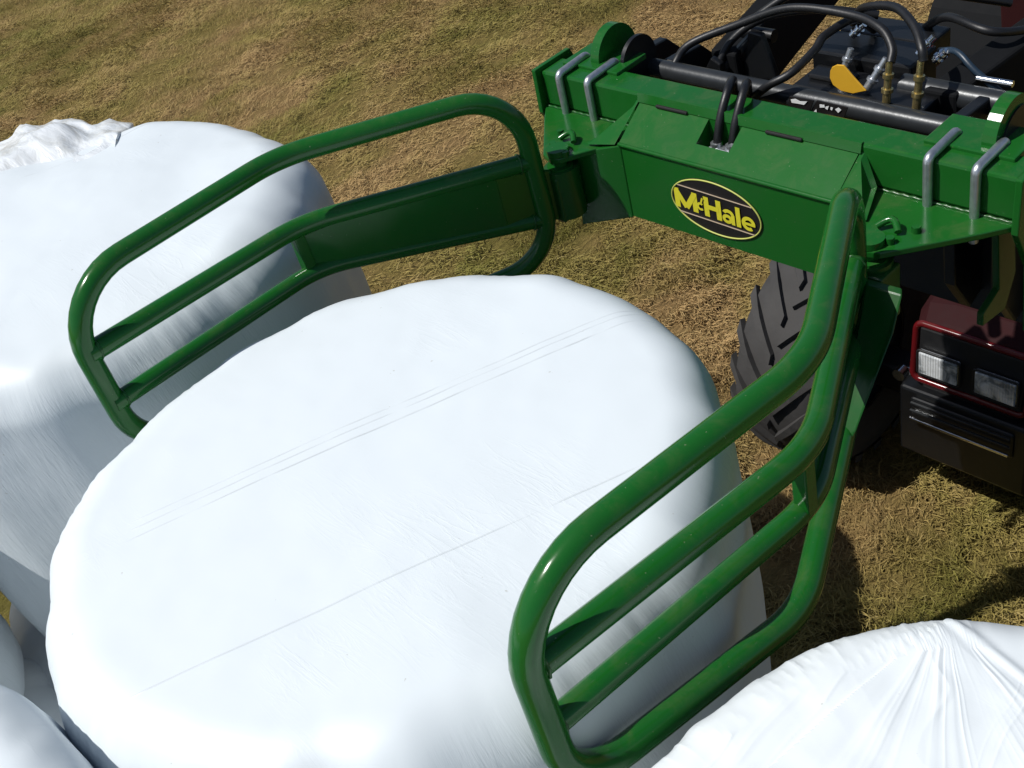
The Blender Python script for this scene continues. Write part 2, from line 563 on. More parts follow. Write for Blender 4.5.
# ------------------------------------------------------------------ wrapped bales
def bale_mesh(R, H, fr, seed, nang=320, ntop=46, crown=0.03, lumps=0.012, gather=0.004, extra=None, arc=None, bulge=.012):
    prof = []                                       # (radius, height)
    for i in range(ntop):
        r = (R - fr) * i / ntop
        prof.append((max(r, 1e-4), H, 0.0))
    for i in range(17):
        a = math.pi / 2 * i / 16
        prof.append((R - fr + fr * math.sin(a), H - fr + fr * math.cos(a), a))
    fb = 0.10
    ns = 30
    for i in range(1, ns):
        t = i / ns
        prof.append((R, H - fr - (H - fr - fb) * t, math.pi / 2))
    for i in range(9):
        a = math.pi / 2 * i / 8
        prof.append((R - fb + fb * math.cos(a), fb - fb * math.sin(a), math.pi / 2 + a))
    prof.append((R * .5, 0.0, math.pi)); prof.append((1e-4, 0.0, math.pi))
    pr_ = np.array(prof)
    np_ = len(pr_)
    th = np.linspace(0, 2 * math.pi, nang, endpoint=False)
    if arc:                                         # finer columns where the folds are
        a0, a1, nf = math.radians(arc[0]), math.radians(arc[1]), arc[2]
        th = np.concatenate([np.linspace(a0, a1, nf, endpoint=False), np.linspace(a1, a0 + 2 * math.pi, nang, endpoint=False)])
        nang = len(th)
    r = np.repeat(pr_[:, 0][None], nang, 0); h = np.repeat(pr_[:, 1][None], nang, 0); a = np.repeat(pr_[:, 2][None], nang, 0)
    T = np.repeat(th[:, None], np_, 1)
    P = np.stack([r * np.cos(T), r * np.sin(T), h], -1).reshape(-1, 3)
    Nn = np.stack([np.sin(a) * np.cos(T), np.sin(a) * np.sin(T), np.cos(a)], -1).reshape(-1, 3)
    rr = r.reshape(-1) / R; TT = T.reshape(-1); aa = a.reshape(-1)
    zz = h.reshape(-1)
    up = zz > 0.05
    d = fbm(P + seed * 3.1, 2.6, 4, seed) * lumps * 1.25
    # the rim is not a true circle: slack corners between the strings
    rim = np.stack([np.cos(TT) * 2.2, np.sin(TT) * 2.2, np.full_like(TT, seed * 1.7)], 1)
    d = d + vnoise(rim, seed + 3) * 0.022 * np.clip((rr - .5) * 2, 0, 1) + vnoise(rim * 2.7 + zz[:, None] * .4, seed + 5) * 0.013 * np.clip((rr - .82) * 6, 0, 1)
    # radial gathers where the film turns over the rim
    gat = np.stack([np.cos(TT) * 26, np.sin(TT) * 26, rr * 1.5 + zz * .5], 1)
    d = d + (1 - np.abs(vnoise(gat, seed + 8))) * gather * np.exp(-((aa - 0.75) / 0.5) ** 2) * np.clip(0.5 + vnoise(rim * .7, seed + 21) * 1.4, 0, 1) * np.clip((rr - .6) * 5, 0, 1)
    # barrel: slightly fuller at mid height
    d = d + np.clip(aa / 1.4, 0, 1) ** 2 * np.sin(np.clip(zz / H, 0, 1) * math.pi) * bulge
    d = np.where(up, d, 0)
    P = P + Nn * d[:, None]
    P[:, 2] += np.clip((zz - (H - fr)) / fr, 0, 1) * crown * (1 - np.clip(rr, 0, 1) ** 2)
    if extra is not None:
        P = extra(P, Nn, rr, TT, aa)
    # bottom stays flat on what it stands on
    P[:, 2] = np.maximum(P[:, 2], 0.0)
    F = []
    base = np.arange(nang) * np_
    for k in range(nang):
        b0 = k * np_; b1 = ((k + 1) % nang) * np_
        for i in range(np_ - 1):
            F.append((b0 + i, b0 + i + 1, b1 + i + 1, b1 + i))
    return P, F


def bale(x, y, zrel, R, H, fr, seed, mat, label, rot=0.0, **kw):
    P, F = bale_mesh(R, H, fr, seed, **kw)
    me = bpy.data.meshes.new('wrapped_bale')
    me.from_pydata(P.tolist(), [], F)
    me.polygons.foreach_set('use_smooth', [True] * len(F))
    bm = bmesh.new(); bm.from_mesh(me)
    bmesh.ops.remove_doubles(bm, verts=bm.verts, dist=2e-4)
    bmesh.ops.recalc_face_normals(bm, faces=bm.faces)
    bm.to_mesh(me); bm.free()
    me.materials.append(mat)
    o = bpy.data.objects.new('wrapped_bale', me)
    COL.objects.link(o)
    o.location = (x, y, zrel + Z0)
    o.rotation_euler.z = rot
    return tag(o, label, 'bale', 'white wrapped bales stacked in two layers')


def squeezed(P, Nn, rr, TT, aa):
    P[:, 0] *= 0.945                      # pressed between the two arms
    return P


def line_nc(p0, p1, c):
    """line through two plan points, as normal and offset in bale-centred coordinates"""
    d = Vector((p1[0] - p0[0], p1[1] - p0[1])).normalized()
    nn = Vector((-d.y, d.x))
    return nn.x, nn.y, nn.x * (p0[0] - c[0]) + nn.y * (p0[1] - c[1])


CB = (0.018, -0.645)
l1 = line_nc((-.211, -.988), (.136, -.147), CB)
l2 = line_nc((.118, -1.192), (.32, -.714), CB)
lines_c = [(*l1, .0024, .36), (l1[0], l1[1], l1[2] + .026, .002, .16), (l1[0] * .998, l1[1] * 1.01, l1[2] + .045, .002, .12),
           (*l2, .0022, .10)]
BH = 1.075                                     # straight height below the crown; top of the crown about 1.06
bale(CB[0], CB[1], 0.0, 0.705, BH - .008, 0.12, 11, mat_film('film_gripped', lines_c),
     'white plastic wrapped round bale held between the two green grab arms', extra=squeezed, crown=0.02, lumps=.003)
LB = (-1.50, -0.56)
ll = line_nc((-2.0, -.56), (-1.85, .05), LB)
film_left = mat_film('film_left', [(ll[0], ll[1], ll[2] - 0.02, .004, .4)], streak=1.3)
left_bale = bale(LB[0], LB[1], 0.0, 0.70, BH + .02, 0.13, 23, film_left,
                 'white wrapped bale behind the left grab arm, with crumpled loose film on its rim', gather=.005, bulge=.025, lumps=.006)
bale(0.07, -2.02, 0.0, 0.67, 1.15, 0.09, 31, mat_film('film_corner'),
     'white wrapped bale showing only its rounded rim in the bottom left corner')

# near bale on which the photographer stands: film pulled into fans of folds
NB = (1.50, -0.84)
APEX = Vector((1.05 - NB[0], -0.372 - NB[1]))
SEAM = Vector((1.181 - 1.05, -0.402 + 0.372)).normalized()


def folds(P, Nn, rr, TT, aa):
    q = P[:, :2] - np.array(APEX)[None]
    dist = np.hypot(q[:, 0], q[:, 1]) + 1e-6
    ang = np.arctan2(q[:, 1], q[:, 0])
    sa = math.atan2(SEAM.y, SEAM.x)
    rel = (ang - sa + math.pi) % (2 * math.pi) - math.pi      # <0 : the creased side (towards -y / -x)
    left = np.clip((-rel) / 0.10, 0, 1)
    def ridged(u, v, seed, k=3.0):
        s = np.abs(vnoise(np.stack([u, v, np.full_like(u, seed * 1.3)], 1), seed))
        return np.clip(1 - s * k, 0, 1) ** 1.3
    wv = fbm(P, 6.0, 2, 77) * 0.06
    fan = ridged((rel + wv) * 8.0, dist * 1.2, 51, 1.6) * 0.0020 + ridged((rel + wv * .5) * 24.0, dist * 1.6, 52, 2.0) * 0.0016
    fan *= np.clip(0.45 + vnoise(np.stack([rel * 5, dist * 3.0, dist * 0], 1), 71) * 1.3, 0.05, 1)
    fan *= left * np.clip(dist / .06, 0, 1) * np.exp(-dist * 1.3)
    # second family: nearly parallel pulls coming over the rim from further out
    vx = np.array([1.02 - NB[0], 0.75 - NB[1]])
    q2 = P[:, :2] - vx[None]
    a2 = np.arctan2(q2[:, 1], q2[:, 0])
    d2 = np.hypot(q2[:, 0], q2[:, 1])
    env = np.clip(0.30 + vnoise(np.stack([a2 * 6, d2 * 1.2, d2 * 0], 1), 61) * 1.2, 0, 1)
    par = ridged((a2 + wv * .35) * 36.0, d2 * 1.0, 53, 2.2) * 0.0028 + ridged((a2 + wv * .2) * 90.0, d2 * 1.6, 54, 2.0) * 0.0018
    par *= env * left * np.clip((rr - .35) * 3, 0, 1) * np.clip((1.35 - aa) / .8, 0.15, 1)
    cr = ridged(P[:, 0] * 16 + wv * 20, P[:, 1] * 6, 55) * 0.0012 * left
    seam = np.exp(-(rel * dist / 0.009) ** 2) * np.where(np.abs(rel) < 1.2, 1, 0) * 0.0065 * np.exp(-dist * 1.2)
    step = np.clip(-rel * dist / 0.03, 0, 1) * np.where(np.abs(rel) < 1.5, 1, 0) * 0.005
    tip = np.exp(-(dist / 0.06) ** 2) * 0.005
    d = fan + par + cr + seam + step + tip
    d = np.where(P[:, 2] > .4, d, 0)
    return P + Nn * d[:, None]


bale(NB[0], NB[1], 0.0, 0.68, BH + .008, 0.09, 43, mat_film('film_creased', crease=0.8, tint=(0.74, 0.785, 0.805)),
     'white wrapped bale with fanned creases in its film, in the bottom right corner', nang=160, ntop=300, arc=(70, 215, 1500), extra=folds, gather=.003)

bale(-1.60, -1.97, 0.0, 0.66, 0.97, 0.17, 37, mat_film('film_neighbour'),
     'white wrapped bale in front of the left bale, beside the bottom left corner bale')
# lower layer that carries the four bales above
low = mat_film('film_lower', tint=(0.76, 0.80, 0.82))
bale(CB[0], CB[1], -1.2, 0.68, 1.2, 0.12, 61, low, 'white wrapped bale in the lower layer, directly under the gripped bale')
bale(LB[0] + .06, LB[1] - .06, -1.2, 0.72, 1.2, 0.12, 62, low, 'white wrapped bale in the lower layer, under the bale with loose film', bulge=.15)
bale(-0.04, -2.02, -1.2, 0.67, 1.2, 0.12, 63, low, 'white wrapped bale in the lower layer, under the bottom left corner bale')
bale(-1.38, -1.97, -1.2, 0.67, 1.2, 0.12, 65, low, 'white wrapped bale in the lower layer, left of the one under the corner bale')
bale(NB[0], NB[1], -1.2, 0.67, 1.2, 0.12, 64, low, 'white wrapped bale in the lower layer, under the creased corner bale')

# crumpled loose film standing off the far rim of the left bale
us = np.linspace(0, 1, 60); vs = np.linspace(0, 1, 26)
U, W = np.meshgrid(us, vs, indexing='ij')
ang = math.radians(204) - U * math.radians(72)
lx = LB[0] + np.cos(ang) * (0.43 + W * 0.49) - W * .05
ly = LB[1] + np.sin(ang) * (0.43 + W * 0.49)
lz = BH + 0.030 + 0.014 * np.sin(W * 2.6) - 0.10 * np.clip(W - .45, 0, 1)
pp = np.stack([lx, ly, lz], -1).reshape(-1, 3)
taper = np.sin(np.clip(U * 0.98 + .02, 0, 1) * math.pi).reshape(-1) ** .5
wr = (1 - np.abs(fbm(pp * np.array([1, 1, 0]) + 4, 5, 2, 91)) * 2.2) * 0.022 + fbm(pp, 4.5, 2, 93) * .03
Wf = W.reshape(-1)
pp[:, 2] += wr * np.clip(Wf * 4, 0, 1) * taper
edge = fbm(np.stack([U.reshape(-1) * 9, Wf * 0, Wf * 0], 1), 1.0, 3, 95) * .06
pull = (1 - taper) * .42 * Wf
pp[:, 0] += (np.cos(ang).reshape(-1)) * (edge * Wf - pull)
pp[:, 1] += (np.sin(ang).reshape(-1)) * (edge * Wf - pull)
fs = []
nw = len(vs)
for i in range(len(us) - 1):
    for j in range(nw - 1):
        fs.append((i * nw + j, i * nw + j + 1, (i + 1) * nw + j + 1, (i + 1) * nw + j))
mb = MB(); mb.add(pp.tolist(), fs, True)
fl = NT('loose_film')
v = fl.obj()
cr = fl.noise(fl.mapping(v, (1, 3.0, 1), (0, 0, .9)), 8, 4, 0.55, 0.8)
fl.set(**{'Base Color': fl.mix(fl.ramp(cr, [(.35, 0.0), (.62, 1.0)]), (0.68, 0.72, 0.75), (0.78, 0.81, 0.83)), 'Roughness': 0.25,
          'Alpha': fl.ramp(cr, [(.30, 0.72), (.55, 0.97)]), 'Normal': fl.bump(cr, 0.35, 0.02)})
lf = mb.build('loose_film', fl.m, left_bale)
lf['label'] = 'crumpled silvery loose film edge'


# ------------------------------------------------------------------ the bale grab
grab = thing('bale_grab', (0, 0.6, Z0 + 0.7),
             'green steel bale grab with two open tubular arms bolted to a square headstock beam', 'bale grab')

# square beam across the back
mb = MB()
mb.box((0.0, 0.6115, 1.135), (1.34, 0.087, 0.10))
mb.build('headstock_beam', M['green'], grab, bevel=.007)

# centre box: sloping lid with a hose opening, logo on the front
mb = MB()
yF, yB, zF, zB, zL = 0.463, 0.5665, 1.098, 1.166, 0.884
def lid(x, t):                      # t 0 front edge, 1 back edge
    return (x, yF + (0.667 - yF) * t, zF + (zB - zF) * min(t * (0.667 - yF) / (yB - yF), 1) + (0.022 if t > .6 else 0))
xs = [-0.312, -0.092, 0.006, 0.316]
ys = [0.463, 0.505, 0.562]
def lz_(y):
    return zF + (zB - zF) * (y - yF) / (yB - yF)
for i in range(3):
    for j in range(2):
        if i == 1 and j == 1:
            continue
        q = [(xs[i], ys[j]), (xs[i + 1], ys[j]), (xs[i + 1], ys[j + 1]), (xs[i], ys[j + 1])]
        mb.add([(x, y, lz_(y)) for x, y in q], [(0, 1, 2, 3)])
mb.add([(xs[0], yF, zF), (xs[3], yF, zF), (xs[3], yF, zL), (xs[0], yF, zL)], [(0, 1, 2, 3)])       # front
mb.add([(xs[0], yF, zL), (xs[3], yF, zL), (xs[3], .66, zL + .03), (xs[0], .66, zL + .03)], [(0, 1, 2, 3)])     # bottom
for x in (xs[0], xs[3]):
    mb.add([(x, yF, zL), (x, yF, zF), (x, .562, lz_(.562)), (x, .562, zL + .018)], [(0, 1, 2, 3)])
hx0, hx1, hy0, hy1 = xs[1], xs[2], ys[1], ys[2]
for (a, b) in (((hx0, hy0), (hx1, hy0)), ((hx1, hy0), (hx1, hy1)), ((hx1, hy1), (hx0, hy1)), ((hx0, hy1), (hx0, hy0))):
    mb.add([(a[0], a[1], lz_(a[1])), (b[0], b[1], lz_(b[1])), (b[0], b[1], 1.0), (a[0], a[1], 1.0)], [(0, 1, 2, 3)])
mb.add([(hx0, hy0, 1.0), (hx1, hy0, 1.0), (hx1, hy1, 1.0), (hx0, hy1, 1.0)], [(0, 1, 2, 3)])
# lid plate running over the beam
mb.prism([(-0.318, .560, 1.1655), (-0.318, .566, 1.188), (0.322, .566, 1.188), (0.322, .560, 1.1655)], (0, .008, 0.0005))
cbx = mb.build('centre_box', M['green'], grab)
# weld slots
for sx in (-0.205, 0.125):
    mb = MB()
    mb.box((sx, .5595, 1.1665), (.10, .010, .008))
    mb.build('weld_slot', M['decal_black'], cbx, bevel=.003)
# bead along the lid fold
mb = MB()
mb.cyl((-0.31, yF - .001, zF), (0.315, yF - .001, zF), .0055, 10)
mb.build('folded_edge', M['green'], cbx)

# oval badge
bx, bz, bw, bh = -0.018, 0.987, 0.137, 0.077
def ellipse(cx, cz, a, b, y, n=56, tilt=-0.03):
    out = []
    for k in range(n):
        t = 2 * math.pi * k / n
        out.append((cx + a * math.cos(t), y, cz + b * math.sin(t) + tilt * a * math.cos(t)))
    return out
mb = MB(); mb.prism(ellipse(bx, bz, bw, bh, yF - .0015), (0, -.0012, 0))
badge = mb.build('logo_badge', M['decal_black'], grab)
mb = MB(); mb.tube(ellipse(bx, bz, bw - .003, bh - .003, yF - .0030), .0022, closed=True, seg=6)
mb.build('badge_border', M['decal_edge'], badge)
for zz in (.0385, -.0385):
    half = (bw - .006) * math.sqrt(1 - (zz / (bh - .003)) ** 2)
    mb = MB(); mb.bar((bx - half, yF - .0035, bz + zz + .03 * half), (bx + half, yF - .0035, bz + zz - .03 * half), .0012, .0034, up=(0, -1, 0))
    mb.build('badge_stripe', M['decal_pale'], badge)


TY = M['decal_yellow']
NSTROKE = [0]


def stroke(q, pts, w, closed=False):
    """flat painted stroke of a letter, a ribbon on the badge face"""
    P = [Vector((p[0], p[1])) for p in pts]
    n = len(P)
    L, Rr = [], []
    for i in range(n):
        t = (P[(i + 1) % n] - P[i - 1]) if closed else (P[min(i + 1, n - 1)] - P[max(i - 1, 0)])
        t.normalize()
        nn = Vector((-t.y, t.x)) * w / 2
        L.append(P[i] + nn); Rr.append(P[i] - nn)
    y = yF - .0034 - .00025 * NSTROKE[0]
    NSTROKE[0] += 1
    tl = lambda p: (p.x, y, p.y - .03 * (p.x - bx))
    vs = [tl(p) for p in L] + [tl(p) for p in Rr]
    m_ = n if closed else n - 1
    q.add(vs, [(i, (i + 1) % n, n + (i + 1) % n, n + i) for i in range(m_)])


def arc_pts(cx, cz, a, b, t0, t1, n=22):
    return [(cx + a * math.cos(t), cz + b * math.sin(t)) for t in np.linspace(t0, t1, n)]


mb = MB()
zb, zt = bz - .028, bz + .028
stroke(mb, [(bx - .118, zb), (bx - .118, zt)], .0155)
stroke(mb, [(bx - .062, zb), (bx - .062, zt)], .0155)
stroke(mb, [(bx - .119, zt - .004), (bx - .090, zb + .006)], .0150)
stroke(mb, [(bx - .061, zt - .004), (bx - .090, zb + .006)], .0150)
stroke(mb, [(bx - .026, zb), (bx - .026, zt)], .0150)
stroke(mb, [(bx + .011, zb), (bx + .011, zt)], .0150)
stroke(mb, [(bx - .026, bz + .001), (bx + .011, bz + .001)], .0130)
stroke(mb, arc_pts(bx + .036, zb + .0125, .0105, .0085, 0, 2 * math.pi * .97, 24), .0090, True)
stroke(mb, [(bx + .053, zb), (bx + .053, zb + .028)], .0105)
stroke(mb, arc_pts(bx + .040, zb + .026, .0130, .0105, .15, 2.75), .0095)
stroke(mb, [(bx + .0695, zb), (bx + .0695, zt)], .0130)
stroke(mb, arc_pts(bx + .099, zb + .019, .0150, .0150, 0.0, 5.35, 30), .0098)
stroke(mb, [(bx + .086, zb + .0185), (bx + .1185, zb + .0185)], .0075)
mb.build('lettering', TY, badge)
# the small raised c is drawn as a sprouting leaf
mb = MB()
cx0, cz0 = bx - .0425, bz - .003
mb = MB()
stroke(mb, arc_pts(cx0, cz0, .0085, .0085, .8, 5.5, 18), .0062)
stroke(mb, [(cx0 + .002, cz0 + .010), (cx0 + .008, cz0 + .026)], .0050)
mb.build('lettering', TY, badge)

# hose fitting in the opening
mb = MB()
mb.cyl((-.06, .540, 1.03), (-.06, .540, 1.118), .014, 10); mb.cyl((-.02, .545, 1.03), (-.02, .545, 1.118), .014, 10)
mb.box((-.04, .538, 1.100), (.070, .022, .018)); mb.cyl((-.005, .53, 1.105), (-.005, .53, 1.128), .009, 8)
mb.build('hose_fitting', M['zinc'], grab, bevel=.002)

# end plates, ears and back hooks
for s in (-1, 1):
    mb = MB()
    mb.prism([(s * .671, .550, 1.195), (s * .671, .690, 1.195), (s * .671, .735, 1.10), (s * .671, .70, .84), (s * .671, .63, .76), (s * .671, .61, .95), (s * .671, .545, 1.07)], (s * .016, 0, 0))
    mb.build('end_plate', M['green'], grab, bevel=.003)
    mb = MB()
    mb.box((s * .535, .680, 1.186), (.20, .120, .016))
    mb.build('saddle_plate', M['green'], grab, bevel=.003)
    mb = MB()
    arc = [(s * .550, .64, 1.19)] + [(s * .550, .722 - .078 * math.cos(t), 1.185 + .084 * math.sin(t)) for t in np.linspace(0, math.pi, 18)] + [(s * .550, .80, 1.06), (s * .550, .70, 1.04)]
    mb.prism(arc, (.030, 0, 0))
    mb.build('hitch_ear', M['green'], grab, bevel=.003)
    mb = MB()
    mb.prism([(s * .60, .60, 1.07), (s * .60, .67, 1.07), (s * .60, .70, .86), (s * .60, .66, .78), (s * .60, .56, .80), (s * .60, .56, .835), (s * .60, .625, .86)], (s * .016, 0, 0))
    mb.build('back_hook', M['green_dark'], grab, bevel=.003)

# U-bolts clamping the beam
for s in (-1, 1):
    for x in (.483, .588):
        mb = MB()
        pts = fillet([(s * x, .556, 1.02), (s * x, .556, 1.195), (s * x, .672, 1.199), (s * x, .672, 1.02)], .012, closed=False, n=5)
        mb.tube(pts, .0105, seg=10)
        mb.cyl((s * x, .556, 1.062), (s * x, .556, 1.078), .017, 6)
        mb.build('u_bolt', M['zinc'], grab)

# pivot brackets
for s in (-1, 1):
    def pl(z, th):
        poly = [(.330, .548), (.330, .50), (.395, .415), (.430, .362), (.455, .352), (.490, .362), (.628, .508), (.672, .56), (.672, .66), (.33, .66)]
        q = MB(); q.prism([(s * x, y, z) for x, y in poly], (0, 0, th)); return q
    pl(1.066, .016).build('pivot_plate', M['green'], grab, bevel=.003)
    mb = MB()
    mb.prism([(s * .304, .461, 1.096), (s * .448, .420, 1.064), (s * .462, .420, .836), (s * .304, .461, .880)], (s * .004, .012, 0))
    mb.build('front_cheek', M['green'], grab, bevel=.003)
    mb = MB()
    mb.tube([(s * x, .5655, 1.0835 + .0008 * math.sin(x * 900)) for x in np.linspace(.345, .665, 60)], .0042, seg=6)
    mb.build('weld_bead', M['green_dark'], grab)
    mb = MB()                                      # standing gusset between box lid and bracket
    mb.prism([(s * .317, .455, 1.098), (s * .317, .57, 1.168), (s * .36, .545, 1.10), (s * .40, .44, 1.088)], (s * .010, .004, 0))
    mb.build('gusset', M['green'], grab, bevel=.003)
    mb = MB()
    mb.cyl((s * .455, .383, .90), (s * .455, .383, 1.092), .020, 18)
    mb.cyl((s * .455, .383, 1.083), (s * .455, .383, 1.098), .030, 20)
    mb.build('pivot_pin', M['green'], grab, bevel=.003)
    for (dx, dy) in ((-.032, -.004), (.034, .018), (.060, .075)):
        mb = MB(); mb.cyl((s * (.455 + dx), .383 + dy, 1.082), (s * (.455 + dx), .383 + dy, 1.097), .010, 6)
        mb.build('bolt_head', M['green'], grab)
    mb = MB()                                      # loop handle of the pin
    mb.tube([(s * (.44 + .05 * k / 8), .43 + .02 * math.sin(k / 8 * math.pi), 1.092 + .012 * math.sin(k / 8 * math.pi)) for k in range(9)], .008, seg=8)
    mb.build('pin_handle', M['green'], grab)

# grip arms
RT = .026
for s in (-1, 1):
    arm = MB()
    arm.cyl((s * .455, .383, .90), (s * .455, .383, 1.05), .036, 22)
    # web plate between the rails, from strap to pivot
    w = [(.731, -.262), (.50, .20), (.452, .345)]
    for i in range(2):
        (x0, y0), (x1, y1) = w[i], w[i + 1]
        zt0, zt1 = (1.15, 1.13, 1.05)[i], (1.13, 1.05)[i]
        zb0, zb1 = (1.03, .93)[i], (.93, .905)[i]
        dx, dy = (y1 - y0), -(x1 - x0)
        ln = math.hypot(dx, dy); dx, dy = dx / ln * .012, dy / ln * .012
        arm.prism([(s * x0, y0, zb0), (s * x1, y1, zb1), (s * x1, y1, zt1), (s * x0, y0, zt0)], (s * dx, dy, 0))
    armo = arm.build('grip_arm', M['green'], grab, bevel=.002)
    # outer loop of bent tube
    loop = fillet([(s * .690, -.850, 1.362), (s * .742, -.225, 1.338), (s * .470, .300, 1.300), (s * .465, .305, .80),
                   (s * .735, -.295, .790), (s * .705, -.853, .905)],
                  [.165, .30, .16, .14, .28, .15], True, 10)
    mb = MB(); mb.tube(loop, RT, closed=True, seg=20)
    mb.build('frame_tube', M['green'], armo)
    # two rails
    mb = MB()
    mb.tube(fillet([(s * .690, -.850, 1.203), (s * .738, -.232, 1.155), (s * .470, .300, 1.10)], .30, False, 10), .0245, seg=18)
    mb.build('cross_rail', M['green'], armo)
    mb = MB()
    r2 = fillet([(s * .690, -.858, 1.062), (s * .735, -.235, 1.025), (s * .470, .300, .925)], .30, False, 10)
    for a, b in zip(r2[:-1], r2[1:]):
        pass
    mb.tube(r2, .022, seg=18)
    mb.build('cross_rail', M['green'], armo)
    mb = MB()
    mb.box((s * .735, -.262, 1.092), (.030, .030, .13))
    mb.build('strap', M['green'], armo, bevel=.003)
    for (x, y, z, rr_, d) in ((.6925, -.828, 1.2015, .0245, (.075, 1, -.078)), (.6925, -.830, 1.0605, .0222, (.07, 1, -.06)),
                              (.484, .272, 1.103, .0245, (-.45, 1, -.10)), (.484, .272, .930, .0222, (-.45, 1, -.19))):
        mb = MB()
        d_ = Vector((s * d[0], d[1], d[2])).normalized()
        u_ = d_.cross(Vector((0, 0, 1))).normalized(); w_ = u_.cross(d_)
        c_ = Vector((s * x, y, z))
        mb.tube([c_ + (u_ * math.cos(t) + w_ * math.sin(t)) * (rr_ + .0012 * math.sin(t * 9)) for t in np.linspace(0, 2 * math.pi, 36, endpoint=False)], .0030, closed=True, seg=6)
        mb.build('weld_bead', M['green_dark'], armo)
    # outer rib standing off the web
    mb = MB()
    mb.prism([(s * .495, .300, 1.045), (s * .572, .310, 1.040), (s * .584, .255, .98)] + ([(s * .580, .120, .82), (s * .560, .050, .73), (s * .545, .100, .80)] if s > 0 else []) + [(s * .505, .240, .96)], (-s * .012, .020, 0))
    mb.build('outer_rib', M['green_dark'], armo, bevel=.004)
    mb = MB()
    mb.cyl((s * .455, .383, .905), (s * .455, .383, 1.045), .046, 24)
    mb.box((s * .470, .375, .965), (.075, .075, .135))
    mb.build('pivot_bush', M['green_dark'], armo, bevel=.006)  # darker green stands in for the shade inside the pivot cavity

# ------------------------------------------------------------------ tractor
G = -Z0                                             # field level in grab heights
trac = thing('tractor', (0, 2.6, 0), 'dark red tractor seen nose on under the loader, with twin rectangular headlights', 'tractor')
NY = 1.70
# bonnet: lofted cross sections
def loft(mb, secs):
    n = len(secs[0])
    pts = [p for s_ in secs for p in s_]
    fs = []
    for i in range(len(secs) - 1):
        for k in range(n):
            j = (k + 1) % n
            fs.append((i * n + k, i * n + j, (i + 1) * n + j, (i + 1) * n + k))
    fs.append(tuple(range(n))[::-1]); fs.append(tuple(range((len(secs) - 1) * n, len(secs) * n)))
    mb.add(pts, fs, False)
def hood_sec(y, w, zb, zt, crown):
    return [(-w, y, zb), (-w, y, zt - crown), (-w * .86, y, zt - crown * .35), (-w * .45, y, zt), (w * .45, y, zt), (w * .86, y, zt - crown * .35), (w, y, zt - crown), (w, y, zb)]
mb = MB()
loft(mb, [hood_sec(NY + .48, .30, -.58, -.19, .10), hood_sec(NY + 1.2, .34, -.58, -.08, .12), hood_sec(3.45, .37, -.58, .02, .13)])
body = mb.build('bonnet', M['red'], trac, bevel=.02, seg=3)
mb = MB()
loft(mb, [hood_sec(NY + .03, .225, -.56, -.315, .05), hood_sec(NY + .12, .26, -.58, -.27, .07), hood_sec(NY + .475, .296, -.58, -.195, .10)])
mb.build('nose_cowl', M['red_dull_shaded'], trac, bevel=.02, seg=3)
mb = MB(); mb.box((0, 2.6, -.68), (.40, 1.8, .26)); mb.box((0, 2.1, -.82), (.46, .8, .24))
mb.build('engine_block', M['black'], trac, bevel=.02)
# nose: black lamp band with red rim
mb = MB()
mb.prism([(-.205, NY + .02, -.565), (.205, NY + .02, -.565), (.205, NY + .04, -.335), (-.205, NY + .04, -.335)], (0, -.022, 0))
nose = mb.build('lamp_panel', M['plastic'], trac, bevel=.006)
mb = MB()
rim = fillet([(-.225, NY + .0, -.575), (.225, NY + .0, -.575), (.225, NY + .03, -.325), (-.225, NY + .03, -.325)], .03, True, 5)
mb.tube(rim, .014, closed=True, seg=8)
mb.build('nose_trim', M['red'], trac)
for s in (-1, 1):
    mb = MB(); mb.box((s * .112, NY - .004, -.475), (.165, .016, .112))
    hl = mb.build('headlight', M['dirty_white'], trac, bevel=.008)
    mb = MB(); mb.box((s * .112, NY - .017, -.475), (.155, .010, .102))
    mb.build('lens', M['lamp_glass'], hl, bevel=.004)
    mb = MB(); mb.tube(fillet([(s * .112 - .085, NY - .014, -.533), (s * .112 + .085, NY - .014, -.533), (s * .112 + .085, NY - .014, -.417), (s * .112 - .085, NY - .014, -.417)], .012, True, 3), .005, closed=True, seg=6)
    mb.build('bezel', M['plastic'], hl)
    mb = MB(); mb.cyl((s * .288, NY - .0, -.60), (s * .288, NY + .04, -.60), .026, 14); mb.cyl((s * .288, NY + .04, -.60), (s * .22, NY + .10, -.60), .010, 8)
    mb.build('side_lamp', M['chrome'], trac, bevel=.004)
# lower grille and front weight carrier
mb = MB(); mb.box((0, NY + .06, -.775), (.52, .20, .34)); mb.box((0, NY - .02, -.70), (.42, .06, .12))
lg = mb.build('front_weight', M['black'], trac, bevel=.012)
for k, zz in enumerate((-.655, -.690, -.730)):
    mb = MB(); mb.box((0, NY - .058 - .004 * k, zz), (.40, .010, .008 + .004 * (k == 2)))
    mb.build('weight_rib', M['steel_dark'] if k < 2 else M['chrome'], lg, bevel=.002)
# front axle and wheels
mb = MB(); mb.bar((-.62, 1.85, -.72), (.62, 1.85, -.72), .14, .13); mb.box((0, 1.85, -.68), (.3, .22, .2))
mb.build('front_axle', M['black'], trac, bevel=.02)


